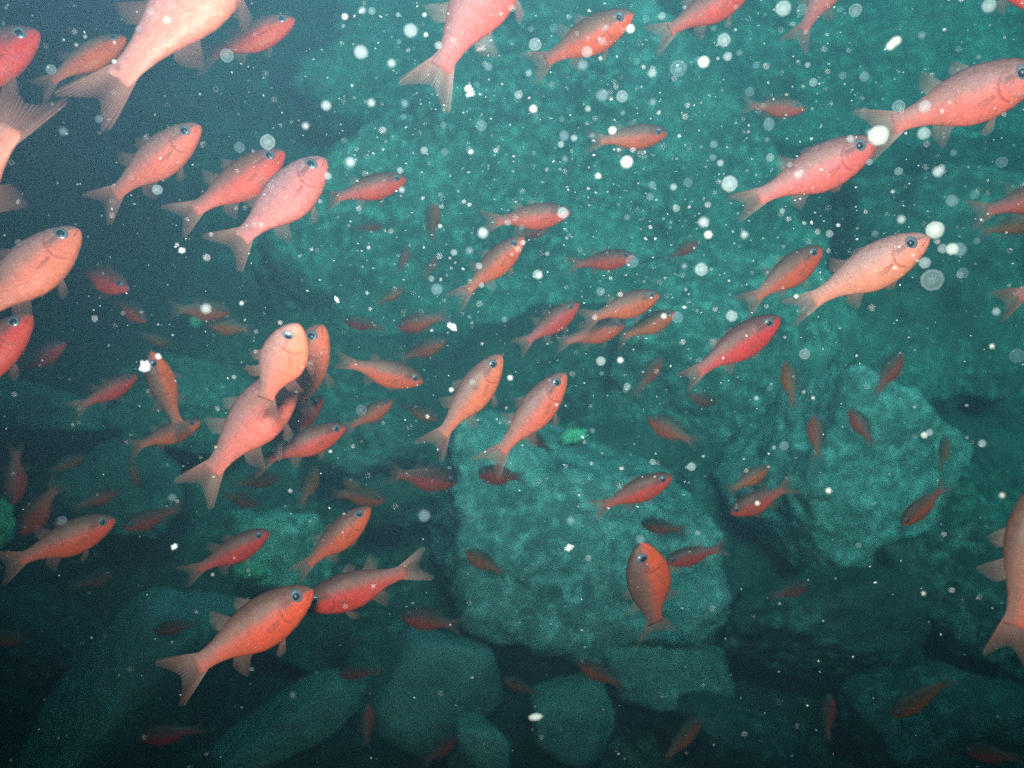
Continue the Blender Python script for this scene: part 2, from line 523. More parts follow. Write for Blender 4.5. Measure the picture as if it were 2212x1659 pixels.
def bender(bend):
    """bend>0 sweeps the tail towards local +y; returns a mapping on points"""
    def f(p):
        x, y, z = p
        s = 0.5 - x
        t = max(0.0, s - 0.30)
        ang = bend * t * 2.4
        # integrate a circular arc beyond s=0.30
        if t > 0 and abs(bend) > 1e-4:
            k = bend * 2.4
            ax = 0.20 - math.sin(k * t) / k
            ay = (1 - math.cos(k * t)) / k
        else:
            ax, ay = x, 0.0
        return (ax - (-1) * 0 + math.sin(ang) * y * 1.0, ay + math.cos(ang) * y, z)
    return f

def body_mesh(bend):
    f = bender(bend)
    NS, NR = 46, 28
    ss = [0.82 * (i / (NS - 1)) ** 1.25 for i in range(NS)]
    verts, uvs, faces = [], [], []
    for s in ss:
        up, lo, w = interp(UP, s), interp(LO, s), interp(WD, s)
        for j in range(NR):
            a = 2 * math.pi * j / NR
            ca, sa = math.cos(a), math.sin(a)
            z = (up if sa >= 0 else lo) * math.copysign(abs(sa) ** 0.92, sa)
            y = w * math.copysign(abs(ca) ** 0.85, ca)
            # raised gill cover
            e = 0.245 - 0.55 * (sa * 0.32) ** 2
            if s < e and s > 0.12:
                y *= 1.0 + 0.07 * (s - 0.12) / (e - 0.12)
            # shallow mouth notch
            if s < 0.05 and -0.35 < sa < -0.05:
                y *= 0.86
            verts.append(f((0.5 - s, y, z)))
            uvs.append((s, 0.5 + 0.5 * sa * 0.98))
    for i in range(NS - 1):
        for j in range(NR):
            k = (j + 1) % NR
            faces.append((i * NR + j, i * NR + k, (i + 1) * NR + k, (i + 1) * NR + j))
    verts.append(f((0.503, 0, 0.0))); uvs.append((0, 0.5))
    c = len(verts) - 1
    for j in range(NR):
        faces.append((c, (j + 1) % NR, j))
    faces.append([(NS - 1) * NR + j for j in range(NR)])
    return verts, faces, uvs

def fin_grid(base, edge, f, nu=18, nv=7, wave=0.006, yo=None):
    """base(u)->(x,y,z), edge(u)->(x,y,z)"""
    verts, uvs, faces = [], [], []
    for i in range(nu):
        u = i / (nu - 1)
        b, e = Vector(base(u)), Vector(edge(u))
        for j in range(nv):
            v = j / (nv - 1)
            p = b.lerp(e, v)
            p.y += wave * math.sin(u * 9 + v * 2) * v
            verts.append(f(tuple(p)))
            uvs.append((u, v))
    for i in range(nu - 1):
        for j in range(nv - 1):
            a = i * nv + j
            faces.append((a, a + 1, a + nv + 1, a + nv))
    return verts, faces, uvs

def tail_grid(f, spread=1.0):
    def base(u):
        t = 2 * u - 1
        return (-0.262, 0, t * 0.050)
    def edge(u):
        t = 2 * u - 1
        a = abs(t)
        ln = 0.160 + 0.115 * a ** 1.3
        if a > 0.80: ln -= 0.055 * ((a - 0.80) / 0.20) ** 2
        zz = 0.168 * spread * a ** 0.92
        return (-0.262 - ln, 0, math.copysign(zz, t))
    return fin_grid(base, edge, f, 30, 9, 0.010)

def fan(x0, x1, side, hgt, sweep, f, tab, pts=16, lean=0.0):
    """unpaired fin along the back (side=+1) or belly (-1) from station x0 to x1"""
    def base(u):
        s = x0 + (x1 - x0) * u
        return (0.5 - s, 0, side * (interp(tab, s) * 0.93))
    def edge(u):
        s = x0 + (x1 - x0) * u
        h = hgt * (math.sin(min(1, u * 2.6) * math.pi / 2) ** 0.8) * (1 - 0.62 * u)
        if u > 0.9: h *= 1 - (u - 0.9) * 3
        return (0.5 - s - sweep * (0.35 + 0.65 * (1 - u) + u * 0.5) * (h / hgt + 0.25), lean * h, side * (interp(tab, s) * 0.93 + h))
    return fin_grid(base, edge, f, pts, 7, 0.004)

def paired(x, z, y, ln, wid, dirv, f, sgn, roundness=1.0):
    d = Vector(dirv).normalized()
    ax = Vector((1, 0, 0))
    side = (ax - d * ax.dot(d)).normalized()
    root = Vector((0.5 - x, sgn * y, z))
    def base(u):
        p = root + side * (0.5 - u) * wid * 0.32
        return tuple(p)
    def edge(u):
        l = ln * (0.62 + 0.38 * math.sin(math.pi * min(1, (1 - u) * 0.75 + 0.25) ** roundness))
        p = root + side * (0.5 - u) * wid + d * l
        return tuple(p)
    return fin_grid(base, edge, f, 10, 6, 0.004)

def eye_mesh(f, sgn):
    vs, fs = SPH3
    w = interp(WD, 0.112)
    c = Vector((0.5 - 0.112, sgn * (w * 0.80), 0.024))
    out = [f((c.x + v.x * 0.043, c.y + v.y * 0.022, c.z + v.z * 0.043)) for v in vs]
    return out, fs
def pupil_mesh(f, sgn):
    vs, fs = SPH2
    w = interp(WD, 0.112)
    c = Vector((0.5 - 0.112, sgn * (w * 0.80 + 0.0125), 0.024))
    out = [f((c.x + v.x * 0.026, c.y + v.y * 0.0125, c.z + v.z * 0.026)) for v in vs]
    return out, fs

_cache = {}
def fish_data(bend, erect, spread):
    key = (round(bend, 2), erect, spread)
    if key in _cache: return _cache[key]
    f = bender(key[0])
    d = {}
    def mk(name, geo, mat):
        v, fc = geo[0], geo[1]
        uv = geo[2] if len(geo) > 2 else None
        me = bpy.data.meshes.new(name)
        me.from_pydata([tuple(x) for x in v], [], fc)
        me.update()
        if uv:
            lay = me.uv_layers.new(name="UVMap")
            for lp in me.loops:
                lay.data[lp.index].uv = uv[lp.vertex_index]
        for p in me.polygons: p.use_smooth = True
        me.materials.append(mat)
        return me
    d['body'] = mk('body', body_mesh(key[0]), M_SKIN)
    d['tail_fin'] = mk('tail_fin', tail_grid(f, spread), M_FIN)
    e = 1.0 if erect else 0.35
    d['front_dorsal_fin'] = mk('front_dorsal_fin', fan(.33, .44, 1, .085 * e, .06, f, UP), M_FIN)
    d['rear_dorsal_fin'] = mk('rear_dorsal_fin', fan(.49, .60, 1, .130 * (0.6 + 0.4 * e), .07, f, UP), M_FIN)
    d['anal_fin'] = mk('anal_fin', fan(.50, .61, -1, .135 * (0.7 + 0.3 * e), .07, f, LO), M_FIN)
    for sg, nm in ((1, 'a'), (-1, 'b')):
        d['pelvic_fin' + nm] = mk('pelvic_fin', paired(.30, -.135, .022, .115 * (0.6 + 0.4 * e), .055, (-0.72, sg * 0.22, -0.65 * e - 0.1), f, sg), M_FIN)
        d['pectoral_fin' + nm] = mk('pectoral_fin', paired(.265, -.035, .084, .125, .060, (-0.93, sg * 0.22, -0.22), f, sg), M_FIN)
        d['eye' + nm] = mk('eye', eye_mesh(f, sg), M_IRIS)
        d['pupil' + nm] = mk('pupil', pupil_mesh(f, sg), M_PUPIL)
    _cache[key] = d
    return d

def link(name, me, parent):
    o = bpy.data.objects.new(name, me)
    col.objects.link(o)
    o.parent = parent
    return o

FREG = []
def fish(label, hx, hy, tx, ty, yaw=None, roll=None, bend=None, z=1.0, erect=1, up=None, group='small red fish schooling above the rocks', fat=None, pale=None, spread=None):
    fr = random.Random(label)
    if bend is None: bend = fr.choice((-.2, -.1, 0, .1, .2))
    if roll is None: roll = fr.uniform(-8, 16)
    if yaw is None: yaw = fr.uniform(-12, 8)
    if fat is None: fat = fr.uniform(0.98, 1.14)
    if pale is None: pale = fr.uniform(0.0, 0.10)
    """head seen at hx,hy, tail fork at tx,ty; yaw>0 turns the head towards the viewer; z scales the distance"""
    dx, dy = hx - tx, -(hy - ty)
    L = math.hypot(dx, dy)
    lt = 0.088 * (L / math.cos(R(yaw)) / 290.0) ** 0.42
    lt *= z
    dist = lt * FPX * math.cos(R(yaw)) / L
    ux, uy = dx / L, dy / L
    w = Vector((((hx + tx) / 2 - 1106) / FPX, (829.5 - (hy + ty) / 2) / FPX, -1.0)).normalized()
    U = Vector((ux, uy, 0)); U = (U - w * U.dot(w)).normalized()
    X = U * math.cos(R(yaw)) - w * math.sin(R(yaw))
    s = 1 if (up if up is not None else (1 if dx >= 0 else -1)) > 0 else -1
    Zv = Vector((-uy * s, ux * s, 0))                  # back of the fish, perpendicular to its length in the view
    # roll the back towards the viewer
    Z0 = (Zv - X * Zv.dot(X)).normalized()
    S0 = X.cross(Z0) * -1                              # lateral
    if S0.dot(w) > 0: S0 = -S0                              # side facing the viewer
    Zr = (Z0 * math.cos(R(roll)) + S0 * math.sin(R(roll))).normalized()
    Y = Zr.cross(X)
    M = Matrix((X, Y, Zr)).transposed()
    t = bpy.data.objects.new("fish", None)
    t.empty_display_size = 0.02
    col.objects.link(t)
    mid = at((hx + tx) / 2, (hy + ty) / 2, dist)
    W = C3 @ M
    t.matrix_world = Matrix.Translation(mid + W @ Vector((-0.0325 * lt / 0.935, 0, 0))) @ W.to_4x4() @ Matrix.Scale(lt / 0.935, 4) @ Matrix.Diagonal((1, 1, fat, 1))
    tag(t, label, "fish", group)
    FREG.append((hx, hy, tx, ty, L, label))
    d = fish_data(bend, erect, spread if spread else (fr.uniform(0.78, 0.95) // 0.05 * 0.05 if erect else 0.55))
    link('body', d['body'], t)['pallor'] = float(pale) * 0.8
    for k in ('tail_fin', 'front_dorsal_fin', 'rear_dorsal_fin', 'anal_fin'):
        o = link(k, d[k], t)
        o['clarity'] = 0.05 if k == 'tail_fin' else 0.68
    for nm in 'ab':
        for k in ('pelvic_fin', 'pectoral_fin'):
            o = link(k, d[k + nm], t)
            o['clarity'] = 0.68 if k == 'pelvic_fin' else 0.74
        e = link('eye', d['eye' + nm], t)
        link('pupil', d['pupil' + nm], e)
    return t

exec_fish = [
 # --- upper left
 ("largest pink fish, head cut off by the top edge at upper left", 560, -190, 228, 240, dict(pale=.9, z=1.15, spread=.7, roll=-3)),
 ("big fish swimming out past the left edge, only tail and belly showing", -250, 690, 62, 215, dict(pale=.9, z=1.12, up=-1, roll=-5)),
 ("orange fish head poking in at the left edge, near the top left corner", 82, 70, -200, 232, {}),
 ("dim brownish fish between the corner fish and the largest pink fish", 272, 82, 85, 178, {}),
 ("dim fish swimming right, just right of the largest pink fish", 637, 42, 430, 128, {}),
 ("plain pink fish straight below the tail of the largest fish", 432, 272, 215, 440, dict(pale=.4, bend=.15)),
 ("browner fish half hidden behind the bright pink one, upper left", 614, 328, 395, 475, {}),
 ("bright pale pink fish overlapping a browner one, upper left", 705, 342, 497, 545, dict(pale=.9, fat=1.2, roll=1)),
 ("dusky fish swimming level at the right of the bright pink pair", 878, 385, 705, 432, dict(roll=11)),
 # --- top
 ("pink fish rising out of the top edge at centre, tail spread below", 1118, -140, 930, 185, dict(pale=.5, fat=1.15, bend=-.12)),
 ("fish with a dark back and red belly below the top edge", 1363, 32, 1150, 145, dict(roll=15)),
 ("dusky fish cut by the top edge right of centre", 1622, -38, 1425, 78, dict(roll=13)),
 ("pinkish tail and body leaving by the top edge at right", 1830, -100, 1725, 82, dict(pale=.7, bend=.25)),
 ("pink fish running off the right edge with a white disc at its tail", 2228, 160, 1902, 278, dict(pale=.5, roll=9)),
 ("slender pink fish ending at the big white disc, upper right", 1882, 312, 1608, 440, dict(pale=.5, roll=5, erect=0)),
 ("pink flank cut by the top right corner", 2110, -125, 2400, 85, {}),
 ("very faint brown fish between the two upper right pink fish and centre", 1738, 235, 1610, 228, dict(z=1.15)),
 ("small dusky fish facing right above the centre right", 1440, 288, 1275, 306, dict(roll=11)),
 # --- middle
 ("brown-backed fish facing right with a pale disc over its eye", 1232, 458, 1050, 480, dict(roll=11)),
 ("red fish pointing up to the right, middle of the view", 1130, 513, 990, 645, {}),
 ("small dim red fish facing right beside the middle one", 1370, 553, 1228, 573, dict(z=1.08)),
 ("dusky fish just left of the bright pink fish at right", 1772, 538, 1615, 655, dict(roll=9)),
 ("bright pale pink fish facing right below the white discs at right", 1993, 520, 1728, 662, dict(pale=.8, roll=-1, erect=0)),
 ("left fish of the close foursome right of centre", 1250, 655, 1122, 748, {}),
 ("top fish of the close foursome right of centre", 1424, 636, 1262, 692, dict(roll=9)),
 ("faded lower fish in the close foursome right of centre", 1350, 700, 1205, 742, dict(z=1.1)),
 ("right fish of the close foursome with a white speck on it", 1458, 675, 1335, 732, dict(z=1.1)),
 ("slim orange fish pointing up right below the bright pink one", 1682, 688, 1482, 815, dict(roll=7, erect=0)),
 ("left one of two upright red fish near the centre", 1083, 766, 938, 965, dict(pale=.3)),
 ("right one of two upright red fish near the centre", 1222, 806, 1063, 1002, dict(pale=.3, bend=.12)),
 ("brown fish heading down right, left of the two upright fish", 915, 824, 735, 782, dict(roll=7, erect=0)),
 # --- left middle
 ("bright orange-pink fish cut by the left edge at mid height", 170, 497, -90, 710, dict(pale=.5, fat=1.15, roll=-1)),
 ("orange fish head low at the left edge, below the bright one", 64, 685, -170, 905, dict(roll=-1)),
 ("dim fish right of the orange head at the left edge", 138, 742, 20, 808, dict(z=1.1)),
 ("brownish fish turned to face the camera, left of centre", 272, 622, 165, 580, dict(yaw=46, z=1.0, roll=1)),
 ("smaller brown fish facing the camera below a similar one", 314, 692, 248, 648, dict(yaw=46, z=1.1, roll=1)),
 ("fish pointing up with a brilliant white spot at its mouth", 326, 762, 388, 935, dict(up=1, bend=-.2, roll=31, yaw=20)),
 ("orange-bellied fish facing right below the one with the white spot", 430, 912, 285, 968, {}),
 ("dim fish facing right in the dark left of the white spot", 292, 812, 165, 882, {}),
 # --- the cluster left of centre
 ("rearmost upright fish of the overlapping cluster, eye at its top", 698, 702, 572, 955, dict(pale=.3, roll=1, yaw=0, bend=0, z=1.10, fat=1.2)),
 ("short orange fish in front of the overlapping cluster", 642, 702, 560, 892, dict(pale=.4, yaw=26, roll=15, z=.66, fat=1.4, spread=.8, bend=.15)),
 ("lowest fish of the overlapping cluster with its tail spread out", 640, 800, 430, 1045, dict(pale=.5, fat=1.2, roll=-3, yaw=0, z=1.0, bend=.1)),
 ("small pink fish peeping out right of the overlapping cluster", 697, 860, 580, 960, dict(z=1.0)),
 ("orange fish with a blue-black eye right below the cluster", 746, 922, 560, 1000, dict(roll=7)),
 ("dim brown fish right of the overlapping cluster", 848, 865, 745, 928, dict(z=1.05)),
 # --- lower left
 ("orange-bellied fish pointing right near the lower left edge", 238, 1125, 25, 1218, dict(roll=9)),
 ("red fish pointing up right above the left-facing fish", 797, 1098, 645, 1238, dict(roll=5, erect=0)),
 ("orange fish facing right in front of the spotted rock", 577, 1150, 410, 1240, dict(roll=9)),
 ("orange fish facing left, snout behind the brightest orange fish", 655, 1308, 908, 1225, dict(roll=3, z=1.05)),
 ("brightest orange fish, large, facing up right at the lower left", 670, 1278, 398, 1452, dict(roll=1, z=.96)),
 # --- right
 ("large orange fish cut by the right edge, body hanging down", 2292, 1015, 2186, 1405, dict(bend=.15, spread=.55, pale=0,  fat=1.2, roll=-20, z=.9)),
 ("purplish tail coming in at the right edge", 2420, 540, 2178, 645, dict(pale=.8, z=1.0)),
 ("faint purplish fish leaving by the right edge", 2320, 402, 2115, 462, dict(z=1.15)),
 ("orange-bellied fish facing right above the crusted boulder", 1452, 1028, 1285, 1100, dict(roll=9)),
 ("dim fish above the left-facing fish right of the dark gap", 1660, 1008, 1572, 1062, dict(z=1.05)),
 ("orange-brown fish facing left right of the dark gap", 1577, 1108, 1712, 1052, {}),
 ("dim fish heading down left at the right side", 1948, 1132, 2045, 1050, {}),
 ("broad orange fish standing upright lower right of centre", 1385, 1178, 1428, 1378, dict(yaw=30, roll=16, z=1.0, fat=1.4,  bend=.2, up=1)),
 ("brown fish facing left just behind the broad upright one", 1438, 1215, 1565, 1180, dict(z=1.1)),
]
for row in exec_fish:
    fish(row[0], *row[1:5], **row[5])

far_fish = [
 ("very dim dark fish below the brown-backed fish with the disc", 1185, 492, 1110, 512),
 ("very dim fish heading down right of the dim brown one by the cluster", 948, 905, 862, 872),
 ("very dim fish in the shade left of the rounded green rock", 178, 985, 108, 1018),
 ("very dim fish under the dim fish below the cluster tails", 560, 1088, 478, 1066),
 ("dim brown fish above the fish with the brilliant white spot", 368, 742, 300, 722),
 ("very dim fish right of the reddish one below the cluster", 740, 1035, 792, 1060),
 ("faint dark fish over the huge slab left of the middle red fish", 870, 620, 812, 660),
 ("very dim fish over the knobbly low rock", 1745, 1262, 1665, 1290),
 ("dark little fish standing nearly upright above the middle slab", 935, 438, 932, 522),
 ("tiny dim fish left of the upright dark one", 828, 486, 762, 492),
 ("tiny red-brown fish below the upright dark one", 882, 535, 858, 588),
 ("tiny red-brown fish next to the middle red fish", 940, 555, 918, 600),
 ("tiny dark fish facing left over the slab, left one of two", 742, 692, 832, 708),
 ("tiny reddish fish over the slab, right one of two", 858, 706, 965, 682),
 ("dim brown fish above the brown one heading down right", 962, 735, 862, 775),
 ("very dim fish right of the small dim red one", 1508, 520, 1442, 560),
 ("dim olive fish above the pale green sponge", 1428, 772, 1372, 852),
 ("dark fish facing right, alone below the slim orange one", 1548, 872, 1480, 848),
 ("dark olive fish heading up left, right of the green sponge", 1402, 902, 1502, 958),
 ("dim upright fish right of the dark lone fish", 1700, 778, 1715, 880),
 ("dim fish pointing up right over the right slab", 1948, 762, 1885, 855),
 ("reddish upright fish above the turquoise boulder", 1762, 895, 1768, 995),
 ("dark fish pointing up left above the turquoise boulder", 1838, 884, 1888, 962),
 ("faint upright fish near two white dots at right", 2042, 942, 2034, 1020),
 ("small orange-brown fish behind the right upright red fish", 1140, 930, 1192, 980),
 ("dark fish under the tail of the right upright red fish", 1032, 1022, 1135, 1030),
 ("dim fish facing right above the blue grey stone", 988, 1040, 842, 1022),
 ("dim reddish fish facing right below the cluster", 832, 1078, 720, 1062),
 ("dim upright fish left of the blue grey stone", 682, 1008, 648, 1098),
 ("dim fish facing right under the cluster tails", 600, 1030, 505, 1045),
 ("dim fish facing left over the rounded green rock", 252, 1060, 162, 1096),
 ("red-brown fish facing left below the rounded green rock", 272, 1138, 388, 1096),
 ("dim orange fish hanging head down at the left edge", 28, 1090, 34, 962),
 ("brown fish heading down left beside the green sponge at the edge", 46, 1150, 122, 1048),
 ("dim brown fish behind the tail of the orange-bellied one", 305, 1055, 280, 985),
 ("dim fish facing left in the dark left of the flat oval stone", 242, 1238, 158, 1266),
 ("dark olive fish against the crusted boulder", 1008, 1190, 1090, 1240),
 ("dim brown fish under the crusted boulder, facing left", 868, 1325, 992, 1356),
 ("dim brown fish above the broad upright orange one", 1385, 1130, 1482, 1146),
 ("deep red fish below the leaning narrow slab top", 730, 1455, 825, 1450),
 ("dim orange-brown fish facing left above the bright oblong particle", 1086, 1465, 1165, 1500),
 ("dim fish facing left at the edge of the wide smooth rock", 1250, 1430, 1345, 1482),
 ("dim red fish rising from the bottom edge right of centre", 1512, 1550, 1435, 1645),
 ("dark red fish heading down left at the lower right", 1925, 1545, 2055, 1468),
 ("dull red upright fish at the bottom beside the large smooth boulder", 795, 1520, 790, 1610),
 ("dull red fish near the bottom edge, left of the small smooth rock", 985, 1590, 915, 1650),
 ("dark red fish over the long smooth slab near the bottom left", 300, 1592, 432, 1580),
 ("dark red upright fish near the bottom, lower right", 1792, 1500, 1785, 1600),
 ("dull red fish at the left edge beside the dark rounded boulder", 48, 1380, -50, 1372),
 ("dull red fish in the bottom right corner", 2090, 1620, 2200, 1640),
 ("dim fish near the small vivid green sponge", 495, 672, 375, 668),
 ("very dim fish below the small vivid green sponge", 455, 700, 545, 712),
 ("dim brown fish under the flat oval stone", 335, 1362, 425, 1345),
 ("small dim fish below the dusky upper right fish", 2240, 475, 2120, 500),
]
rnd = random.Random(11)
for row in far_fish:
    fish(row[0], *row[1:5], roll=rnd.uniform(5, 30), yaw=rnd.uniform(-25, 15), z=1.28, fat=rnd.uniform(1.1, 1.35), pale=0, erect=rnd.choice((0, 1)),
         bend=rnd.choice((-.15, 0, .15)), group='small red fish schooling above the rocks')

# ---------------------------------------------------------------- drifting particles
def particle_material(name, colr, core, rim):
    """soft jelly-like grains: clear in the middle, denser at the skin"""
    m, nt, out = newmat(name)
    g = G(nt)
    lw = g.n('ShaderNodeLayerWeight'); lw.inputs['Blend'].default_value = 0.5
    f = lw.outputs['Facing']
    tc = g.n('ShaderNodeTexCoord').outputs['Object']
    nz = g.noise(tc, 2.5, 3)
    a = g.ramp(f, [(0.0, (core * 1.25,) * 3), (0.22, (core * 0.8,) * 3), (0.55, (rim,) * 3), (0.75, (rim * 0.75,) * 3), (0.95, (0.0,) * 3)])
    a = g.math('MULTIPLY', a, g.math('ADD', 0.6, g.math('MULTIPLY', nz, 0.8)))
    d = g.n('ShaderNodeBsdfDiffuse'); d.inputs['Color'].default_value = (*colr, 1)
    t = g.n('ShaderNodeBsdfTransparent')
    mx = g.n('ShaderNodeMixShader')
    g.l(a, mx.inputs[0]); g.l(t.outputs[0], mx.inputs[1]); g.l(d.outputs[0], mx.inputs[2])
    g.l(mx.outputs[0], out.inputs['Surface'])
    return m
P_WHITE = particle_material("opaque_grain", (0.75, 0.78, 0.70), 0.45, 0.72)
P_MID = particle_material("milky_grain", (0.70, 0.80, 0.80), 0.13, 0.36)
P_FAINT = particle_material("clear_grain", (0.55, 0.75, 0.85), 0.05, 0.15)
P_SOLID = simple("white_flake", (0.9, 0.9, 0.84))

def ball_mesh(name, mat, lump=0.0, seed=0):
    me = bpy.data.meshes.new(name)
    off = Vector((seed * 3.1,) * 3)
    me.from_pydata([tuple(v * (1 + lump * noise.noise(v * 2.2 + off))) for v in SPH3[0]], [], SPH3[1])
    for p in me.polygons: p.use_smooth = True
    me.materials.append(mat)
    return me
PM = {'w': [ball_mesh("grain", P_WHITE, 0.10, i) for i in range(2)],
      'm': [ball_mesh("grain", P_MID, 0.10, i) for i in range(3)],
      'f': [ball_mesh("grain", P_FAINT, 0.14, i) for i in range(3)],
      's': [ball_mesh("flake", P_SOLID, 0.9, i + 4) for i in range(4)]}
LBL = {'w': "small round white particle glowing in the flash",
       'm': "small milky round particle drifting in the water",
       'f': "faint bluish round particle drifting in the water",
       's': "tiny bright white flake drifting in the water"}
PG = 'particles drifting in the water'
prnd = random.Random(5)
KINDW = {'w': 'white', 'm': 'milky', 'f': 'faint bluish', 's': 'white'}
USED = set()
def place_label(x, y, d, k):
    size = 'tiny' if d < 12 else 'small' if d < 17 else 'medium' if d < 23 else 'large'
    cand = []
    for hx, hy, tx, ty, L, lab in FREG:
        ax, ay = hx - tx, hy - ty
        t = max(0, min(1, ((x - tx) * ax + (y - ty) * ay) / (L * L)))
        cx, cy = tx + ax * t, ty + ay * t
        if not (-40 < cx < 2250 and -30 < cy < 1690): continue
        dd = math.hypot(x - cx, y - cy)
        cand.append((dd, t, x - cx, y - cy, L, lab))
    cand.sort(key=lambda c: c[0])
    for dd, t, ex, ey, L, lab in cand[:4]:
        if dd < 0.13 * L: w = 'over the tail of' if t < .3 else 'over the head of' if t > .75 else 'over the body of'
        elif dd < 260:
            w = ('above' if ey < 0 else 'below') if abs(ey) > abs(ex) else ('left of' if ex < 0 else 'right of')
            if dd > 110: w = 'well ' + w
        else: continue
        for fl in (lab, lab.split(',')[0]):
            l = f"{size} {KINDW[k]} dot {w} the {fl}"
            if len(l.split()) <= 16 and l not in USED:
                USED.add(l)
                return l
    return LBL[k]
def particle(x, y, d, k='m', label=None, el=1.0, rot=0, dist=None):
    z = dist or prnd.uniform(0.34, 0.60)
    if k == 'w' : z = dist or prnd.uniform(0.36, 0.46)
    r = d / 2 / FPX * z
    o = bpy.data.objects.new("particle" if k != 's' else "flake", prnd.choice(PM[k]))
    col.objects.link(o)
    o.matrix_world = (Matrix.Translation(at(x, y, z)) @ C3.to_4x4() @ Matrix.Rotation(R(rot), 4, 'Z') @
                      Matrix.Diagonal((r * el, r, r, 1)))
    tag(o, label or place_label(x, y, d, k), "particle", PG)
    return o

NAMED = [
 (578, 307, 34, 'm', "round milky disc touching the back of the browner upper left fish"),
 (1898, 293, 44, 'w', "big white disc between the snout and tail of two upper right fish"),
 (2014, 605, 48, 'm', "largest pale grey disc, right of the bright pink fish"),
 (2020, 497, 38, 'w', "creamy oval disc above the pair of touching discs at right"),
 (2057, 538, 26, 'w', "right disc of a touching pair at the right"),
 (2036, 537, 20, 'm', "left disc of a touching pair at the right"),
 (1152, 235, 18, 'w', "solid white dot right of the top centre tail"),
 (1362, 62, 20, 'w', "white dot at the chin of the dark-backed top fish"),
 (1520, 134, 26, 'w', "bright white disc below the top edge right of centre"),
 (1156, 96, 28, 'm', "milky ring left of the dark-backed top fish"),
 (887, 66, 28, 'm', "milky ring left of the pink fish leaving the top edge"),
 (490, 120, 30, 'm', "milky ring just right of the largest pink fish"),
 (1692, 18, 32, 'm', "milky disc at the top edge left of the leaving tail"),
 (1848, 22, 28, 'm', "milky disc at the top edge right of the leaving tail"),
 (1354, 350, 26, 'w', "white disc below the small dusky fish at centre right"),
 (1323, 282, 18, 'w', "white dot on the back of the small dusky fish"),
 (1576, 397, 34, 'm', "greyish disc left of the slender pink fish tail"),
 (1996, 288, 26, 'm', "milky disc under the tail stalk of the right edge fish"),
 (1998, 230, 26, 'm', "milky disc above the tail stalk of the right edge fish"),
 (1465, 148, 36, 'f', "large faint disc left of the bright white one near the top"),
 (1216, 460, 24, 'm', "pale disc over the eye of the brown-backed fish"),
 (1515, 582, 28, 'm', "blue-white disc alone right of the small dim red fish"),
 (1530, 507, 18, 'w', "solid white dot above the blue-white disc"),
 (445, 667, 20, 'm', "white ring above the small vivid green sponge"),
 (2197, 768, 32, 'f', "faint disc cut by the right edge"),
 (2200, 190, 40, 'f', "faint smudge over the head of the right edge fish"),
 (1268, 112, 24, 'm', "milky disc on the belly of the dark-backed top fish"),
 (360, 43, 16, 'm', "pale dot on the flank of the largest pink fish"),
]
for x, y, d, k, lab in NAMED:
    particle(x, y, d, k, lab)
particle(1934, 90, 18, 'w', "creamy oblong particle near the top, upper right", 1.5, 38)
particle(1924, 99, 16, 'w', "lower end grain of the creamy oblong particle", 1.2, 38)
particle(1661, 268, 28, 'f', "faint tear-shaped particle below the very faint brown fish", 0.8, 10)
particle(1157, 1549, 15, 'w', "bright oblong white particle alone near the bottom", 2.0, 8)
particle(314, 792, 20, 's', "brilliant white spot at the mouth of the upright fish", 1.0, 0, 0.40)
particle(342, 770, 10, 's', "small white dot above the brilliant white spot", 1.0, 0, 0.40)
particle(1012, 192, 14, 's', "white crystal, upper piece, below the top centre tail", 1.3)
particle(1016, 203, 11, 's', "white crystal, lower piece, below the top centre tail", 1.5, 20)
particle(1038, 103, 16, 's', "creamy flake at the belly fin of the top centre fish", 1.5, 15)
particle(977, 706, 13, 's', "curled white flake in the middle of the view", 1.7, -25)
particle(727, 647, 7, 's', "short white streak left of the middle", 2.0, -65)
particle(1230, 1183, 13, 's', "lumpy white flake in front of the crusted boulder", 1.4, 40)
particle(1997, 940, 15, 'w', "left dot of the bright pair above the turquoise boulder")
particle(2008, 934, 14, 'm', "right dot of the bright pair above the turquoise boulder")
particle(377, 1181, 9, 's', "white flake alone in the dark lower left", 1.5, 30)
particle(393, 541, 11, 's', "white flake below the browner upper left fish", 1.0, 60)
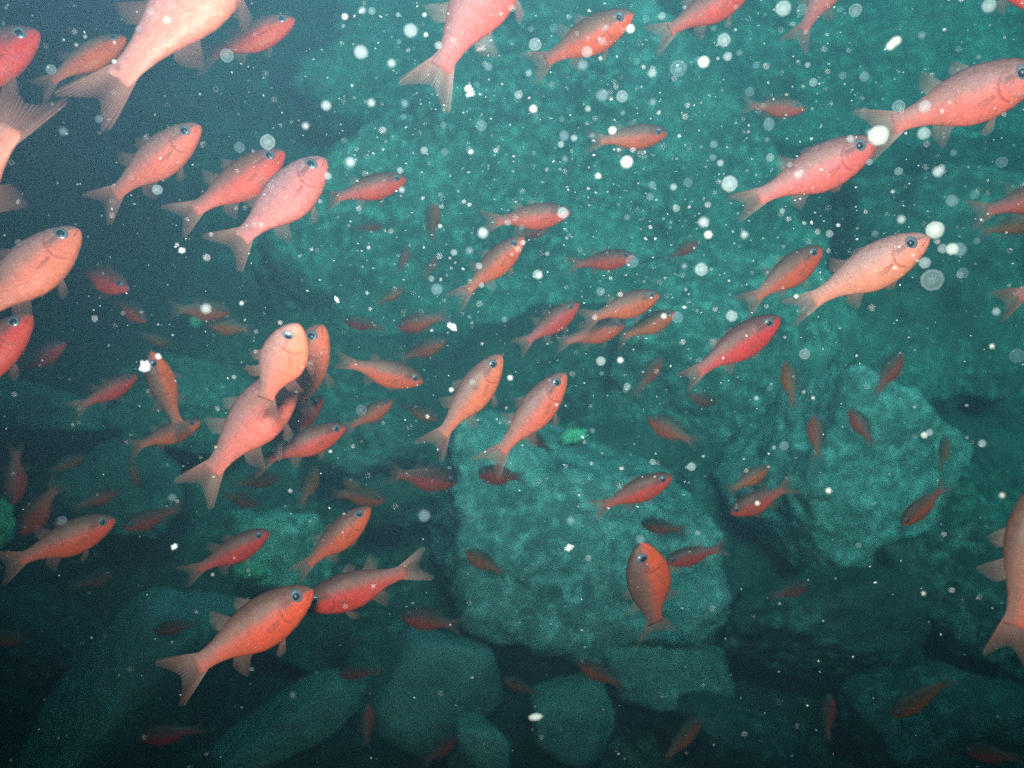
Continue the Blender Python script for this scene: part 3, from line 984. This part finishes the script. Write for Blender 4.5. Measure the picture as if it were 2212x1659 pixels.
for x, y, d, k in [
 (1409,158,18,'m'),(1572,122,18,'m'),(1344,208,26,'m'),(1465,150,14,'f'),(1220,343,12,'f'),(1043,503,22,'m'),(340,410,22,'m'),
 (247,133,10,'w'),(110,150,22,'m'),(1120,205,18,'m'),(660,272,14,'m'),(757,350,18,'m'),(708,380,16,'m'),(868,410,12,'m'),(916,325,16,'m'),
 (960,328,16,'f'),(802,222,16,'m'),(1298,780,20,'m'),(1340,778,12,'w'),(1355,835,16,'m'),(1410,998,14,'m'),(1494,1008,18,'m'),
 (1434,683,11,'w'),(2122,958,16,'m'),(1790,1060,12,'w'),(2080,590,24,'f'),(2143,748,10,'w'),(2152,673,16,'m'),(1941,370,18,'m'),
 (1947,474,16,'m'),(1792,505,16,'m'),(1608,507,14,'m'),(522,655,9,'w'),(1292,380,12,'w'),(1995,1282,9,'w'),(2165,1070,11,'w'),
 (1240,298,14,'m'),(1212,312,14,'m'),(1461,450,16,'m'),(1409,400,16,'f'),(1404,425,16,'f'),(1556,352,14,'m'),(1664,340,18,'m'),
 (1017,328,10,'w'),(1270,82,10,'f'),(1196,61,18,'f'),(1308,60,14,'m'),(1725,377,18,'m'),(1878,350,14,'m'),(1837,300,16,'m'),
 (1757,178,18,'m'),(2060,330,14,'f'),(1867,165,20,'f'),(1690,455,12,'m'),(1720,640,10,'w'),(1102,816,11,'w'),(975,842,10,'w'),
 (1020,825,14,'m'),(445,905,0,'f'),(920,75,10,'w'),(947,98,16,'m'),(862,90,10,'f'),(783,22,12,'m'),(745,36,14,'w'),(860,32,10,'m'),
 (917,32,8,'w'),(300,62,14,'f'),(1182,548,10,'m'),(1127,490,12,'f'),(1297,630,18,'f'),(1340,575,0,'f'),(1365,565,28,'f'),
 (1478,575,12,'f'),(1634,860,10,'m'),(1480,548,0,'f'),(1383,1165,18,'f'),(1400,885,0,'f'),(1636,1087,10,'w'),(1930,280,0,'f'),
 (1090,690,12,'f'),(655,1210,0,'f'),(1280,930,12,'f'),(1115,1060,0,'f'),(1035,575,14,'m'),(932,602,14,'m'),(1165,595,12,'m'),
 (1520,480,20,'m'),(1540,340,14,'f'),(1890,505,14,'f'),(2110,520,14,'f'),(1590,15,10,'f'),(1395,40,16,'f'),(1270,235,12,'m')]:
    if d: particle(x, y, d, k)
# more faint grains, thickest at the upper right
n = 0
while n < 85:
    x, y = prnd.uniform(20, 2190), prnd.uniform(5, 1150)
    w = math.exp(-((x - 1500) / 620) ** 2 - ((y - 210) / 330) ** 2) + 0.05
    if prnd.random() > w: continue
    n += 1
    particle(x, y, prnd.choice((10, 12, 14, 16, 20, 24, 28)), prnd.choice('fffm'))

def specks():
    r = random.Random(77)
    verts, faces = [], []
    base = [Vector(v) for v in ((1, 0, 0), (-1, 0, 0), (0, 1, 0), (0, -1, 0), (0, 0, 1), (0, 0, -1))]
    tri = [(0, 2, 4), (2, 1, 4), (1, 3, 4), (3, 0, 4), (2, 0, 5), (1, 2, 5), (3, 1, 5), (0, 3, 5)]
    n = 0
    while n < 2900:
        x, y = r.uniform(-300, 2500), r.uniform(-250, 1900)
        w = math.exp(-((x - 1250) / 900) ** 2 - ((y - 380) / 470) ** 2) * 0.85 + 0.10
        if r.random() > w: continue
        n += 1
        z = r.uniform(0.28, 0.95)
        c = at(x, y, z)
        s = r.choice((0.8, 1.0, 1.3, 1.6, 2.1)) * r.uniform(0.7, 1.2) / FPX * z
        q = Vector((r.gauss(0, 1), r.gauss(0, 1), r.gauss(0, 1))).normalized()
        el = r.uniform(1, 2.2)
        i0 = len(verts)
        for b in base:
            p = b * s
            p += q * (q.dot(p)) * (el - 1)
            verts.append(c + p)
        faces += [tuple(i0 + k for k in t) for t in tri]
    o = mesh_obj("floating_specks", verts, faces, P_SOLID, smooth=False)
    tag(o, "fine white specks of plankton scattered through the water", "plankton", kind='stuff')
specks()

# ---------------------------------------------------------------- water haze
def haze():
    x0, x1, y0, y1, z0, z1 = -26, 26, -9, 36, -2.2, 3.4
    v = [(x0, y0, z0), (x1, y0, z0), (x1, y1, z0), (x0, y1, z0), (x0, y0, z1), (x1, y0, z1), (x1, y1, z1), (x0, y1, z1)]
    f = [(0, 3, 2, 1), (4, 5, 6, 7), (0, 1, 5, 4), (1, 2, 6, 5), (2, 3, 7, 6), (3, 0, 4, 7)]
    m, nt, out = newmat("sea_water")
    g = G(nt)
    pv = g.n('ShaderNodeVolumePrincipled')
    pv.inputs['Color'].default_value = (0.080, 0.20, 0.275, 1)      # what the water scatters back
    pv.inputs['Absorption Color'].default_value = (0.20, 0.92, 0.94, 1)   # red is swallowed first
    pv.inputs['Density'].default_value = 0.82
    pv.inputs['Anisotropy'].default_value = 0.50
    g.l(pv.outputs[0], out.inputs['Volume'])
    o = mesh_obj("haze", v, f, m, smooth=False)
    tag(o, "blue-green murky sea water filling the whole view", "water", kind='stuff')
haze()
